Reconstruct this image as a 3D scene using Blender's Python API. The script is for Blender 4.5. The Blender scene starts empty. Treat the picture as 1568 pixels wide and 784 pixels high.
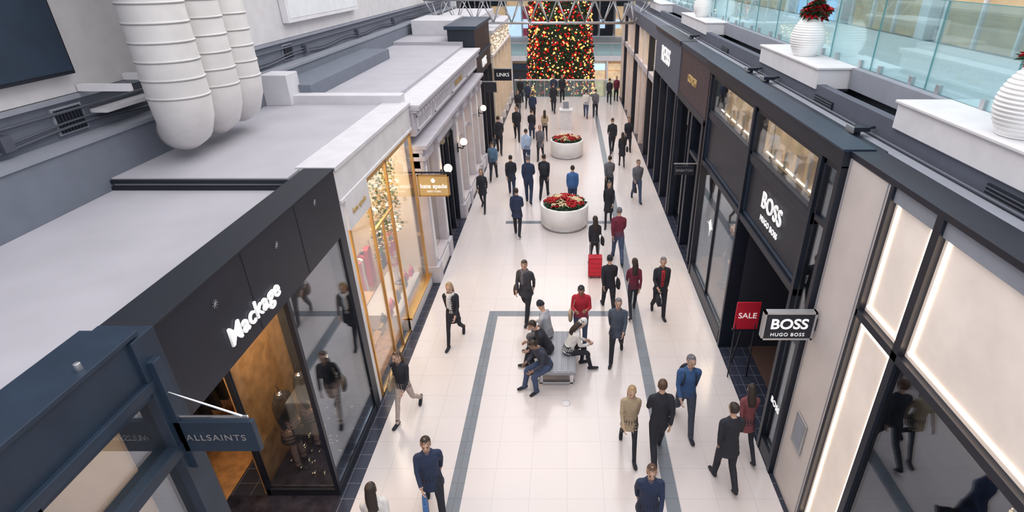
import bpy, math, random
from mathutils import Vector, Matrix, kdtree
random.seed(7)
rnd=random.uniform
scene=bpy.context.scene
COL=scene.collection
# ---------------------------------------------------------------- materials
MATS={}
def mat(name,col,rough=0.5,metal=0.0,var=0.06,scale=3.0,bump=0.0,emit=None,es=0.0,spec=0.5):
    if name in MATS: return MATS[name]
    m=bpy.data.materials.new(name); m.use_nodes=True; nt=m.node_tree; b=nt.nodes['Principled BSDF']
    b.inputs['Roughness'].default_value=rough; b.inputs['Metallic'].default_value=metal
    b.inputs['Specular IOR Level'].default_value=spec
    tc=nt.nodes.new('ShaderNodeTexCoord'); no=nt.nodes.new('ShaderNodeTexNoise')
    no.inputs['Scale'].default_value=scale; no.inputs['Detail'].default_value=4
    nt.links.new(tc.outputs['Object'],no.inputs['Vector'])
    r=nt.nodes.new('ShaderNodeValToRGB'); r.color_ramp.elements[0].position=.3; r.color_ramp.elements[1].position=.7
    r.color_ramp.elements[0].color=tuple(max(0,c*(1-var)) for c in col)+(1,)
    r.color_ramp.elements[1].color=tuple(min(1,c*(1+var)) for c in col)+(1,)
    nt.links.new(no.outputs['Fac'],r.inputs['Fac']); nt.links.new(r.outputs['Color'],b.inputs['Base Color'])
    if bump>0:
        bp=nt.nodes.new('ShaderNodeBump'); bp.inputs['Strength'].default_value=bump
        n2=nt.nodes.new('ShaderNodeTexNoise'); n2.inputs['Scale'].default_value=scale*12
        nt.links.new(tc.outputs['Object'],n2.inputs['Vector'])
        nt.links.new(n2.outputs['Fac'],bp.inputs['Height']); nt.links.new(bp.outputs['Normal'],b.inputs['Normal'])
    if emit:
        b.inputs['Emission Color'].default_value=tuple(emit)+(1,); b.inputs['Emission Strength'].default_value=es
    MATS[name]=m; return m
def glassmat(name,tint=(.9,.95,.96),refl=.12,haze=0.0,hazecol=(.7,.8,.82),rough=0.02,k=.45):
    m=bpy.data.materials.new(name); m.use_nodes=True; nt=m.node_tree; nt.nodes.clear()
    o=nt.nodes.new('ShaderNodeOutputMaterial'); t=nt.nodes.new('ShaderNodeBsdfTransparent'); t.inputs[0].default_value=tint+(1,)
    g=nt.nodes.new('ShaderNodeBsdfGlossy'); g.inputs['Roughness'].default_value=rough; g.inputs[0].default_value=(.9,.95,1,1)
    lw=nt.nodes.new('ShaderNodeLayerWeight'); lw.inputs[0].default_value=.25
    ma=nt.nodes.new('ShaderNodeMath'); ma.operation='MULTIPLY_ADD'; ma.inputs[1].default_value=k; ma.inputs[2].default_value=refl; ma.use_clamp=True
    nt.links.new(lw.outputs['Fresnel'],ma.inputs[0])
    mx=nt.nodes.new('ShaderNodeMixShader'); nt.links.new(ma.outputs[0],mx.inputs[0]); nt.links.new(t.outputs[0],mx.inputs[1]); nt.links.new(g.outputs[0],mx.inputs[2])
    last=mx
    if haze>0:
        d=nt.nodes.new('ShaderNodeBsdfDiffuse'); d.inputs[0].default_value=hazecol+(1,)
        m2=nt.nodes.new('ShaderNodeMixShader'); m2.inputs[0].default_value=haze
        nt.links.new(mx.outputs[0],m2.inputs[1]); nt.links.new(d.outputs[0],m2.inputs[2]); last=m2
    nt.links.new(last.outputs[0],o.inputs[0]); MATS[name]=m; return m
def brickmat(name,c1,c2,mortar,w,h,ms,rough=.3,offset=0.0,mode='XY',spec=.5):
    m=bpy.data.materials.new(name); m.use_nodes=True; nt=m.node_tree; b=nt.nodes['Principled BSDF']
    tc=nt.nodes.new('ShaderNodeTexCoord'); br=nt.nodes.new('ShaderNodeTexBrick')
    src=tc.outputs['Object']
    if mode!='XY':
        sx=nt.nodes.new('ShaderNodeSeparateXYZ'); cx=nt.nodes.new('ShaderNodeCombineXYZ')
        nt.links.new(src,sx.inputs[0]); nt.links.new(sx.outputs[1],cx.inputs[0]); nt.links.new(sx.outputs[2],cx.inputs[1]); src=cx.outputs[0]
    nt.links.new(src,br.inputs['Vector'])
    br.offset=offset; br.squash=1; br.inputs['Scale'].default_value=1; br.inputs['Brick Width'].default_value=w; br.inputs['Row Height'].default_value=h
    br.inputs['Mortar Size'].default_value=ms; br.inputs['Mortar Smooth'].default_value=.1
    br.inputs['Color1'].default_value=c1+(1,); br.inputs['Color2'].default_value=c2+(1,); br.inputs['Mortar'].default_value=mortar+(1,)
    nt.links.new(br.outputs['Color'],b.inputs['Base Color']); b.inputs['Roughness'].default_value=rough; b.inputs['Specular IOR Level'].default_value=spec
    MATS[name]=m; return m
mat('white_wall',(.63,.615,.625),.8,bump=.08); mat('grey_wall',(.17,.19,.235),.8,bump=.1); mat('dark_grey_wall',(.10,.11,.145),.7)
mat('grey_ledge',(.28,.30,.345),.8); mat('roof_grey',(.45,.44,.48),.9,scale=1.2,bump=.15); mat('roof_white',(.64,.63,.66),.7)
mat('navy_steel',(.018,.034,.060),.45,var=.15); mat('black_panel',(.008,.012,.024),.42,var=.2); mat('black_matte',(.008,.011,.020),.6)
mat('white_trim',(.74,.73,.75),.5); mat('cream',(.76,.66,.53),.6); mat('ornate_grey',(.52,.50,.55),.6); mat('beige_stone',(.65,.59,.56),.6,scale=2)
mat('brass',(.72,.46,.18),.3,1.0); mat('chrome',(.75,.76,.78),.2,1.0); mat('steel',(.55,.56,.58),.4,.8); mat('duct',(.72,.70,.685),.55,bump=.05); mat('duct_seam',(.36,.35,.35),.6)
mat('gold_paint',(.58,.40,.17),.5); mat('letter_white',(.9,.9,.9),.5,emit=(1,1,1),es=.35); mat('sale_red',(.62,.015,.04),.5)
mat('wood',(.42,.23,.10),.5,scale=6,var=.3); mat('dark_wood',(.10,.06,.05),.5); mat('marble_dark',(.025,.025,.04),.2,scale=5,var=.6)
mat('lamp_warm',(1,.8,.5),.5,emit=(1,.62,.28),es=9); mat('lamp_white',(1,1,1),.5,emit=(1,.93,.85),es=5); mat('globe_glow',(1,.9,.7),.5,emit=(1,.74,.40),es=3)
mat('curtain_glow',(.78,.71,.66),.7,emit=(1,.84,.70),es=.17,scale=1.5,var=.12); mat('led_strip',(1,.85,.7),.5,emit=(1,.78,.58),es=4.5)
mat('window_warm',(.55,.42,.26),.6,emit=(1,.70,.42),es=.42,scale=1.6,var=.5); mat('warm_wall',(.72,.54,.36),.7)
mat('shop_dark',(.025,.03,.045),.6); mat('conduit',(.11,.12,.15),.5,.3); mat('poinsettia_red',(.52,.008,.02),.5); mat('poinsettia_cream',(.85,.70,.48),.5)
mat('leaf_green',(.02,.07,.03),.5); mat('pot_white',(.90,.90,.89),.35); mat('tree_green',(.015,.03,.012),.8); mat('garland_green',(.10,.17,.07),.7)
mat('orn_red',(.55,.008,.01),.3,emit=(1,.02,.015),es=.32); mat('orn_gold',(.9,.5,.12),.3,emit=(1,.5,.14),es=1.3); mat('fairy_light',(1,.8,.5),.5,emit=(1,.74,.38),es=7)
mat('skinA',(.60,.38,.28),.5,var=.03); mat('skinB',(.34,.20,.13),.5,var=.03); mat('eye',(.02,.015,.01),.3); mat('lip',(.42,.14,.12),.5)
mat('mall_white',(.76,.78,.80),.6); mat('bench_grey',(.30,.31,.34),.45); mat('pink',(.75,.12,.22),.5); mat('red_cloth',(.45,.02,.04),.6)
mat('navy_cloth',(.03,.05,.14),.7); mat('tan_cloth',(.5,.32,.16),.7); mat('blue_glow',(.4,.6,.8),.5,emit=(.6,.8,1),es=.8)
glassmat('shop_glass',(.93,.95,.96),.04,k=.40); glassmat('vitrine_glass',(.72,.75,.79),.12,k=.45); glassmat('dark_glass',(.48,.50,.55),.10); glassmat('rail_glass',(.80,.93,.93),.05,.06,(.55,.80,.82))
glassmat('rail_edge',(.25,.6,.62),.2,.5,(.2,.5,.52))
brickmat('floor_tile',(.70,.645,.635),(.68,.63,.62),(.58,.53,.53),.62,.62,.005,.17,spec=.65)
brickmat('strip_tile',(.19,.215,.25),(.17,.19,.22),(.13,.15,.17),.31,.31,.006,.25)
brickmat('dark_tile',(.035,.04,.065),(.028,.033,.053),(.15,.15,.18),.31,.31,.006,.25)
brickmat('dark_brick',(.09,.05,.055),(.06,.04,.05),(.03,.025,.035),.24,.09,.012,.5,.5,'YZ')
def cloth(c,r=.85):
    k='cloth_%.2f_%.2f_%.2f'%c
    return mat(k,c,r,var=.12,scale=14,bump=.1)
# ---------------------------------------------------------------- mesh builder
class MB:
    def __init__(s,name): s.name=name; s.v=[]; s.f=[]; s.m=[]; s.mats=[]; s.sm=[]
    def mi(s,m):
        m=MATS[m] if isinstance(m,str) else m
        if m not in s.mats: s.mats.append(m)
        return s.mats.index(m)
    def add(s,vs,fs,m,smooth=False):
        o=len(s.v); s.v+= [tuple(v) for v in vs]; i=s.mi(m)
        for f in fs: s.f.append(tuple(a+o for a in f)); s.m.append(i); s.sm.append(smooth)
    def box(s,x0,x1,y0,y1,z0,z1,m):
        x0,x1=min(x0,x1),max(x0,x1); y0,y1=min(y0,y1),max(y0,y1); z0,z1=min(z0,z1),max(z0,z1)
        s.add([(x0,y0,z0),(x1,y0,z0),(x1,y1,z0),(x0,y1,z0),(x0,y0,z1),(x1,y0,z1),(x1,y1,z1),(x0,y1,z1)],
              [(0,3,2,1),(4,5,6,7),(0,1,5,4),(1,2,6,5),(2,3,7,6),(3,0,4,7)],m)
    def tube(s,pts,r,m,n=10,smooth=True):
        P=[Vector(p) for p in pts]; vs=[];fs=[]
        R=r if isinstance(r,(list,tuple)) else [r]*len(P)
        ref=None
        for i,p in enumerate(P):
            t=(P[min(i+1,len(P)-1)]-P[max(i-1,0)]).normalized()
            if ref is None: ref=Vector((1,0,0)) if abs(t.x)<.8 else Vector((0,1,0))
            a=(ref-t*ref.dot(t)).normalized(); b=t.cross(a); ref=a
            for k in range(n):
                an=2*math.pi*k/n+math.pi/n; vs.append(p+(a*math.cos(an)+b*math.sin(an))*R[i])
        for i in range(len(P)-1):
            for k in range(n): fs.append((i*n+k,i*n+(k+1)%n,(i+1)*n+(k+1)%n,(i+1)*n+k))
        fs.append(tuple(range(n-1,-1,-1))); fs.append(tuple((len(P)-1)*n+k for k in range(n)))
        s.add(vs,fs,m,smooth and n>5)
    def lathe(s,c,prof,m,n=32,caps=True):
        vs=[];fs=[]
        for r,z in prof:
            for k in range(n):
                a=2*math.pi*k/n; vs.append((c[0]+r*math.cos(a),c[1]+r*math.sin(a),c[2]+z))
        for i in range(len(prof)-1):
            for k in range(n): fs.append((i*n+k,i*n+(k+1)%n,(i+1)*n+(k+1)%n,(i+1)*n+k))
        if caps: fs.append(tuple(range(n-1,-1,-1))); fs.append(tuple((len(prof)-1)*n+k for k in range(n)))
        s.add(vs,fs,m,True)
    def octa(s,c,r,m):
        x,y,z=c
        s.add([(x+r,y,z),(x-r,y,z),(x,y+r,z),(x,y-r,z),(x,y,z+r),(x,y,z-r)],[(0,2,4),(2,1,4),(1,3,4),(3,0,4),(2,0,5),(1,2,5),(3,1,5),(0,3,5)],m,True)
    def ball(s,c,r,m,n=12,sz=1.0):
        prof=[(max(.001,r*math.sin(math.pi*i/8)),-r*sz*math.cos(math.pi*i/8)) for i in range(9)]
        s.lathe(c,prof,m,n)
    def build(s,bevel=0,parent=None):
        me=bpy.data.meshes.new(s.name); me.from_pydata(s.v,[],s.f)
        for m in s.mats: me.materials.append(m)
        me.polygons.foreach_set('material_index',s.m); me.polygons.foreach_set('use_smooth',s.sm); me.update()
        ob=bpy.data.objects.new(s.name,me); COL.objects.link(ob)
        if bevel:
            b=ob.modifiers.new('bevel','BEVEL'); b.width=bevel; b.segments=2; b.limit_method='ANGLE'; b.harden_normals=False
        if parent: ob.parent=parent
        return ob
def text(body,loc,size,rot,m,parent,ext=.012,align='CENTER',name='lettering',sp=1.0,bold=0.0):
    cu=bpy.data.curves.new(name,'FONT'); cu.body=body; cu.size=size; cu.extrude=ext; cu.align_x=align; cu.align_y='CENTER'; cu.space_character=sp; cu.offset=bold
    cu.materials.append(MATS[m]); ob=bpy.data.objects.new(name,cu); COL.objects.link(ob); ob.location=loc; ob.rotation_euler=rot; ob.parent=parent
    return ob
H90=math.pi/2
ROT_L=(H90,0,H90); ROT_R=(H90,0,-H90); ROT_C=(H90,0,0)
def area(loc,size,power,col,parent,rot=(0,0,0),sy=None,name='ceiling_light'):
    l=bpy.data.lights.new(name,'AREA'); l.energy=power; l.color=col; l.size=size
    if sy: l.shape='RECTANGLE'; l.size_y=sy
    o=bpy.data.objects.new(name,l); COL.objects.link(o); o.location=loc; o.rotation_euler=rot; o.parent=parent
WARM=(1,.70,.42); NEUT=(1,.80,.58)

# ---------------------------------------------------------------- room shell
b=MB('floor'); b.box(-7,-3.5,-4,38,-.3,0,'dark_tile'); b.box(3.5,9,-4,38,-.3,0,'dark_tile'); b.box(-3.5,3.5,-4,38,-.3,0,'floor_tile'); b.build()
b=MB('floor_inlay')
b.box(-1.97,-1.74,-4,11.8,0,.004,'strip_tile'); b.box(1.62,1.85,-4,34,0,.004,'strip_tile')
b.box(-1.74,1.62,11.57,11.8,0,.004,'strip_tile'); b.box(-2.1,1.62,17.2,17.42,0,.004,'strip_tile'); b.build()
b=MB('floor_drain_cover'); b.lathe((-.02,8.45,0),[(.09,0),(.09,.006),(.05,.006)],'white_trim',20); b.build()
b=MB('floor_lower_concourse'); b.box(-14,14,38.2,57.1,-5.3,-5,'floor_tile'); b.build()
b=MB('wall_left'); b.box(-8,-7.35,-4,38,0,6.14,'grey_wall'); b.box(-8,-7.3,-4,38,6.14,13,'white_wall'); b.build()
b=MB('parapet_ledge')
b.box(-7.34,-7.0,-4,38,0,5.5,'grey_wall'); b.box(-7.34,-6.97,-4,38,5.5,5.56,'grey_ledge'); b.box(-7.34,-7.28,-4,38,6.06,6.13,'grey_ledge')
b.build()
b=MB('conduit_run')
for z,x,r in ((5.68,-7.29,.022),(5.75,-7.29,.018),(5.93,-7.29,.025)):
    b.tube([(x,yy,z+(.04*math.sin(yy*1.7) if z<5.9 else 0)) for yy in [i*.5 for i in range(2,76)]],r,'conduit',6)
for y in (6.9,12.8,16.2,20.5,25): b.box(-7.34,-7.22,y,y+.16,5.66,5.86,'conduit')
b.box(-7.34,-7.08,8.55,9.7,5.80,5.86,'white_trim')
b.build()
for y in (7.85,15.0):
    b=MB('vent_grille')
    b.box(-7.35,-7.31,y,y+.55,5.62,6.0,'grey_ledge')
    for i in range(8): b.box(-7.31,-7.28,y+.04+i*.06,y+.075+i*.06,5.65,5.97,'black_matte')
    b.build()
b=MB('advertising_screen'); b.box(-7.29,-7.15,4.2,8.35,6.42,9.6,'black_panel'); b.box(-7.15,-7.13,4.25,8.3,6.47,9.55,'navy_steel'); b.build(.01)
b=MB('sign_board'); b.box(-7.29,-7.12,15.3,20.6,6.5,9,'white_trim'); b.box(-7.12,-7.11,15.4,20.5,6.6,8.9,'mall_white'); b.build(.01)
for i,(y,r) in enumerate(((8.85,.43),(9.78,.41),(10.6,.38))):
    b=MB('ventilation_duct'); X=-6.1
    path=[(X,y,12.9),(X,y,9),(X,y,6.6),(X,y,5.95),(X-.05,y+.06,5.72),(X-.18,y+.2,5.5),(X-.36,y+.34,5.38),(X-.52,y+.42,5.32)]
    b.tube(path,[r,r,r,r,r*.97,r*.9,r*.82,r*.72],'duct',28)
    for k in range(26):
        z=6.0+k*.265; b.tube([(X,y,z-.006),(X,y,z+.006)],r+.008,'duct_seam',28); b.tube([(X,y,z+.006),(X,y,z+.03)],r+.012,'duct',28)
    b.box(-7.27,-6.5,y-r-.02,y-r+.06,6.15,6.25,'white_trim'); b.build()
b=MB('roof_left')
b.box(-7,-4.2,-4,8.05,4.6,4.74,'roof_grey')
b.box(-7,-4.3,8.05,13.2,4.6,4.92,'roof_grey'); b.box(-7,-4.2,7.98,8.05,4.74,4.80,'black_matte'); b.box(-7,-4.2,8.0,8.05,4.84,4.9,'black_matte')
b.box(-7,-3.9,13.15,13.5,4.6,5.12,'roof_white')
b.box(-7,-4.2,13.5,23.6,4.6,4.98,'roof_grey'); b.box(-7,-6.1,13.5,20,4.98,5.3,'grey_wall'); b.box(-7,-6.4,13.0,13.6,4.92,5.6,'roof_white')
b.box(-7,-4.2,23.6,38,4.6,5.1,'roof_grey'); b.box(-6.8,-5.0,26,29,5.1,5.7,'roof_white'); b.box(-6.8,-4.5,30.5,37,5.1,5.5,'roof_white')
b.build(.01)

def garment(b,x,y,z,w,h,m,ax='y'):
    prof=[(0,.12),(-.05,.5),(-.45,.42),(-1,.58)]
    vs=[];t=.05
    for zz,ww in prof:
        for sx in (-1,1):
            for d in (-t,t):
                vs.append((x+(d if ax=='y' else sx*ww*w),y+(sx*ww*w if ax=='y' else d),z+zz*h))
    fs=[]
    for i in range(3):
        o=i*4; fs+=[(o,o+1,o+5,o+4),(o+2,o+6,o+7,o+3),(o,o+4,o+6,o+2),(o+1,o+3,o+7,o+5)]
    fs+=[(0,2,3,1),(12,13,15,14)]
    b.add(vs,fs,m)
    b.tube([(x,y,z),(x,y,z+.08)],.008,'chrome',5)
def handbag(b,x,y,z,w,m):
    b.add([(x-.05,y-w/2,z),(x+.05,y-w/2,z),(x+.05,y+w/2,z),(x-.05,y+w/2,z),(x-.03,y-w*.4,z+w*.7),(x+.03,y-w*.4,z+w*.7),(x+.03,y+w*.4,z+w*.7),(x-.03,y+w*.4,z+w*.7)],
          [(0,3,2,1),(4,5,6,7),(0,1,5,4),(1,2,6,5),(2,3,7,6),(3,0,4,7)],m)
    b.tube([(x,y+math.cos(a)*w*.28,z+w*.68+math.sin(a)*w*.4) for a in [math.pi*k/8 for k in range(9)]],.01,m,5)
def interior(b,xf,xb,y0,y1,z1,wall,flr,items=True,seed=1):
    s=1 if xb>xf else -1; r=random.Random(seed)
    b.box(xb,xb+s*.08,y0,y1,0,z1,wall); b.box(xf,xb,y0,y0+.06,0,z1,wall); b.box(xf,xb,y1-.06,y1,0,z1,wall)
    b.box(xf,xb,y0,y1,.004,.02,flr); b.box(xf,xb,y0,y1,z1-.08,z1,wall)
    n=max(1,int((y1-y0)/1.2))
    for i in range(n):
        yy=y0+(i+.5)*(y1-y0)/n
        for fx in (.3,.7): b.tube([(xf+(xb-xf)*fx,yy,z1-.09),(xf+(xb-xf)*fx,yy,z1-.12)],.07,'lamp_warm',12)
    if items:
        xs=xb-s*.35
        for zz in (1.0,1.9): b.box(xb-s*.02,xs,y0+.2,y1-.2,zz,zz+.04,'wood')
        y=y0+.35
        cols=['red_cloth','navy_cloth','tan_cloth','white_trim','black_matte','pink']
        while y<y1-.3:
            for zz in (1.04,1.94):
                c=r.choice(cols); hh=r.uniform(.12,.3)
                if r.random()<.5: handbag(b,xb-s*.18,y,zz,.26,c)
                else: b.box(xb-s*.04,xb-s*.3,y-.12,y+.12,zz,zz+hh*.6,c)
            y+=.36
        b.tube([(xf+s*1.2,y0+.3,1.5),(xf+s*1.2,y1-.3,1.5)],.015,'chrome',6)
        for yy in (y0+.3,y1-.3): b.tube([(xf+s*1.2,yy,1.5),(xf+s*1.2,yy,0.02)],.015,'chrome',6)
        y=y0+.45
        while y<y1-.4:
            garment(b,xf+s*1.2,y,1.42,.22,r.uniform(.8,1.05),r.choice(cols),'x'); y+=.16

# ---------------------------------------------------------------- left stores
XL=-3.75
b=MB('steel_framed_storefront')
b.box(-4.2,XL,-3,3.9,4.45,4.97,'navy_steel'); b.box(-4.22,XL+.03,-3,3.92,4.97,5.01,'navy_steel'); b.box(XL,XL+.05,-3,3.9,4.42,4.52,'navy_steel')
b.box(-4.2,XL+.04,3.8,4.08,0,4.95,'navy_steel'); b.box(XL,XL+.1,3.86,3.96,3.4,4.7,'navy_steel')
for y in (-2,-.4,1.1,2.55): b.box(-3.9,XL+.02,y,y+.08,0,4.45,'navy_steel')
b.box(-3.9,XL+.05,-3,3.9,3.62,3.74,'navy_steel'); b.box(-3.9,XL+.02,-3,3.9,4.36,4.45,'navy_steel'); b.box(-3.9,XL+.03,-3,3.9,0,.25,'navy_steel')
b.box(-3.83,-3.81,-3,3.86,.25,4.4,'vitrine_glass')
interior(b,-3.95,-6.9,-3,4.0,4.6,'cream','wood',True,3)
for y in (1.5,3.4): b.tube([(XL-.06,y,5.0),(XL-.06,y,5.07)],.025,'steel',10)
o=b.build(.008); area((-5.3,1.8,4.4),2.0,110,WARM,o,sy=3)
b=MB('blade_sign'); b.box(-3.73,-2.97,3.86,3.92,3.62,4.0,'navy_steel'); b.box(-3.74,-3.0,3.88,3.9,4.03,4.06,'chrome')
b.tube([(-3.74,3.89,4.38),(-3.05,3.89,4.05)],.012,'chrome',6)
o=b.build(.006); text('ALLSAINTS',(-3.35,3.85,3.81),.105,ROT_C,'steel',o,.003,sp=1.15)
b=MB('black_fascia_storefront')
b.box(-4.2,XL,4.1,8.45,3.82,4.9,'black_panel'); b.box(-4.22,XL+.02,4.08,8.47,4.9,4.93,'black_matte')
b.box(-4.0,XL,8.22,8.45,0,3.82,'black_panel')
for y in (5.6,7.0): b.box(XL,XL+.004,y,y+.01,3.84,4.9,'black_matte')
b.box(-4.95,XL,6.25,8.25,.0,.16,'black_panel'); b.box(-4.9,XL-.05,6.3,8.22,.16,.2,'marble_dark')
b.box(XL-.07,XL,6.25,6.32,.16,3.82,'black_panel'); b.box(-4.97,-4.9,6.25,6.32,0,3.82,'black_panel')
b.box(XL-.04,XL-.025,6.32,8.22,.2,3.82,'vitrine_glass'); b.box(-4.9,XL-.07,6.28,6.295,.2,3.82,'shop_glass')
b.box(-5.03,-4.97,6.3,7.9,0,3.82,'wood'); b.box(-5.03,-4.97,7.9,8.35,0,3.82,'shop_dark'); b.box(-5.0,-4.0,8.3,8.36,0,3.9,'dark_grey_wall')
b.box(-4.9,XL-.05,6.3,8.22,3.8,3.84,'black_matte')
for yy in (6.6,7.2,7.8): b.tube([(-4.3,yy,3.8),(-4.3,yy,3.74)],.06,'lamp_warm',12)
b.box(-5.6,XL,4.1,6.25,.004,.02,'marble_dark'); b.box(-5.7,-5.6,4.1,5.0,0,3.9,'wood'); b.box(-5.66,-5.62,5.0,6.2,0,3.8,'shop_glass')
b.box(-6.9,-6.8,4.1,8.4,0,4.6,'warm_wall'); b.box(-6.9,-4,8.36,8.42,0,4.6,'warm_wall'); b.box(-6.85,-5.6,4.1,8.4,.004,.02,'wood')
b.box(-6.8,-6.4,4.4,8.2,1.0,1.04,'wood'); b.box(-6.8,-6.4,4.4,8.2,1.9,1.94,'wood'); b.box(-5.1,-4.6,4.5,5.0,0.02,.8,'white_trim')
for i in range(14): garment(b,-6.3,4.6+i*.26,1.75,.2,.95,random.choice(['black_matte','navy_cloth','tan_cloth','black_matte']),'x')
for yy,zz in ((4.95,4.62),(6.35,4.62),(7.6,4.7)):
    for k in range(4):
        a=k*math.pi/4; b.tube([(XL+.01,yy-.05*math.cos(a),zz-.05*math.sin(a)),(XL+.01,yy+.05*math.cos(a),zz+.05*math.sin(a))],.003,'steel',4)
for i in range(60):
    b.octa((rnd(-4.8,-3.9),rnd(6.4,8.1),.22+rnd(0,.05)),.007,'fairy_light')
o=b.build(.006); text('Mackage',(XL+.02,5.55,4.13),.33,ROT_L,'letter_white',o,.012,sp=1.04,bold=.003)
area((-4.2,6.9,3.7),.6,55,WARM,o,sy=1.4); area((-5.6,5.3,3.8),1.6,75,WARM,o)
b=MB('white_eave_storefront')
b.box(-4.32,XL,8.47,13.2,4.35,4.88,'white_trim'); b.box(-4.35,XL+.04,8.46,13.24,4.88,4.95,'roof_white'); b.box(-4.3,XL+.02,8.5,13.2,4.3,4.36,'white_trim')
b.box(-3.95,XL-.02,8.47,8.62,0,4.35,'white_trim'); b.box(XL-.04,XL+.02,8.65,9.75,3.75,4.3,'white_trim')
for y in (8.66,9.75,10.95,12.98): b.box(XL-.06,XL,y,y+.055,.0,4.3 if y>9 else 3.75,'brass')
b.box(XL-.05,XL,9.75,13.05,4.2,4.25,'brass')
b.box(-3.95,XL+.03,10.95,13.15,0,.3,'white_trim'); b.box(-3.95,XL+.06,10.95,13.15,.3,.36,'brass'); b.box(XL-.05,XL,8.65,10.98,.0,.06,'brass')
b.box(XL-.035,XL-.02,8.7,12.98,.06,4.3,'shop_glass')
b.box(XL-.05,XL,10.3,10.34,.0,3.2,'brass')
b.box(XL-.05,XL,9.8,10.95,3.17,3.22,'brass')
interior(b,-3.95,-6.6,8.5,13.15,4.35,'cream','wood',True,5)
b.box(-4.9,-4.0,10.98,13.1,.02,.42,'white_trim')
for i in range(26):   # hanging floral and bead curtain in the window
    yy=10.6+i*.075
    for k in range(26): b.octa((-4.12+.05*math.sin(i*2.1+k),yy+rnd(-.02,.02),4.15-k*.082),rnd(.022,.045),random.choice(['garland_green','garland_green','brass','cream','fairy_light' if k%3==0 else 'brass']))
for i in range(12): handbag(b,-4.1+.06*(i%2),8.95+i*.32,.7+.3*((i*5)%5),.26,['red_cloth','pink','navy_cloth','tan_cloth','black_matte'][i%5])
for zz in (.86,1.85): b.box(-4.3,-3.95,8.75,9.7,zz,zz+.03,'wood')
for i in range(4): garment(b,-4.6,9.6+i*.85,2.1,.24,1.0,['pink','navy_cloth','red_cloth','black_matte'][i],'y')
o=b.build(.005); area((-5.0,10.9,4.2),1.8,210,NEUT,o,sy=3.6); text('kate spade',(XL+.03,9.2,4.02),.16,ROT_L,'gold_paint',o,.004)
b=MB('blade_sign'); b.box(-3.70,-2.96,13.0,13.05,2.68,3.2,'gold_paint'); b.box(-3.9,-2.9,13.01,13.04,3.26,3.3,'black_panel')
for x in (-3.6,-3.06): b.box(x,x+.015,13.02,13.035,3.2,3.28,'black_panel')
for q in ((-3.72,-3.69,2.66,3.22),(-2.97,-2.94,2.66,3.22),(-3.72,-2.94,2.66,2.69),(-3.72,-2.94,3.19,3.22)): b.box(q[0],q[1],12.99,13.06,q[2],q[3],'brass')
o=b.build(); text('kate spade',(-3.33,12.995,2.93),.155,ROT_C,'letter_white',o,.004,bold=.003); text('NEW YORK',(-3.33,12.995,2.79),.07,ROT_C,'letter_white',o,.003)
text('\u2660',(-3.33,12.995,3.08),.12,ROT_C,'letter_white',o,.003)
b=MB('ornate_pilaster_storefront'); g='ornate_grey'
b.box(-4.25,-3.68,13.25,23.6,4.12,4.75,g); b.box(-4.3,-3.52,13.2,23.65,4.75,4.83,g); b.box(-4.28,-3.58,13.22,23.62,4.69,4.75,g); b.box(-4.25,-3.5,13.22,23.62,4.83,4.88,'roof_white')
b.box(-4.2,-3.45,13.2,23.65,3.8,3.9,g); b.box(-4.2,-3.55,13.22,23.62,3.7,3.8,g); b.box(-4.2,-3.66,13.25,23.6,3.3,3.7,g)
for i in range(34): b.box(-3.62,-3.54,13.35+i*.3,13.45+i*.3,4.6,4.69,g)
for y0,y1 in ((13.5,15.0),(15.5,17.6),(18.1,20.6),(21.0,23.3)):
    b.box(-3.68,-3.655,y0,y1,4.2,4.24,'white_trim'); b.box(-3.68,-3.655,y0,y1,4.52,4.56,'white_trim'); b.box(-3.68,-3.655,y0,y0+.04,4.2,4.56,'white_trim'); b.box(-3.68,-3.655,y1-.04,y1,4.2,4.56,'white_trim')
for y in (13.25,14.85,17.7,19.0,20.6,22.0,23.25):
    b.box(-3.9,-3.58,y,y+.34,.0,3.7,g); b.box(-3.9,-3.5,y-.04,y+.38,0,.5,g); b.box(-3.9,-3.52,y-.03,y+.37,3.5,3.6,g); b.box(-3.58,-3.565,y+.07,y+.27,.7,3.3,'white_trim')
for y0,y1 in ((13.59,14.85),(18.04,19.0),(19.34,20.6),(20.94,22.0),(22.34,23.25)):
    b.box(-3.9,-3.55,y0,y1,0,.55,g); b.box(-3.55,-3.53,y0+.12,y1-.12,.1,.45,'white_trim'); b.box(-3.8,-3.785,y0,y1,.55,3.3,'shop_glass')
    b.box(-3.82,-3.7,y0,y1,2.6,2.66,g); b.box(-3.82,-3.7,(y0+y1)/2-.03,(y0+y1)/2+.03,2.6,3.3,g)
    b.box(-4.6,-3.85,y0,y1,.5,.56,'white_trim'); handbag(b,-4.15,(y0+y1)/2,.56,.4,random.choice(['pink','white_trim','tan_cloth']))
    b.box(-4.3,-4.0,y0+.15,y0+.4,.56,1.2,'tan_cloth'); b.tube([(-4.1,y1-.3,.56),(-4.1,y1-.3,1.5)],[.13,.08],'white_trim',12)
b.box(-3.95,-3.75,15.19,17.7,3.0,3.3,'black_panel')
for y in (15.2,16.0,16.8,17.6): b.box(-3.9,-3.7,y,y+.1,0,3.1,'black_panel')
b.box(-3.82,-3.8,15.2,17.7,.1,3.0,'dark_glass')
interior(b,-4.7,-6.8,13.3,23.5,3.7,'warm_wall','dark_wood',True,8)
o=b.build(.008); area((-5.4,18.4,3.5),1.5,220,WARM,o,sy=9)
text('MELANIE LYNE',(-3.66,19.3,4.38),.2,ROT_L,'gold_paint',o,.01)
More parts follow.
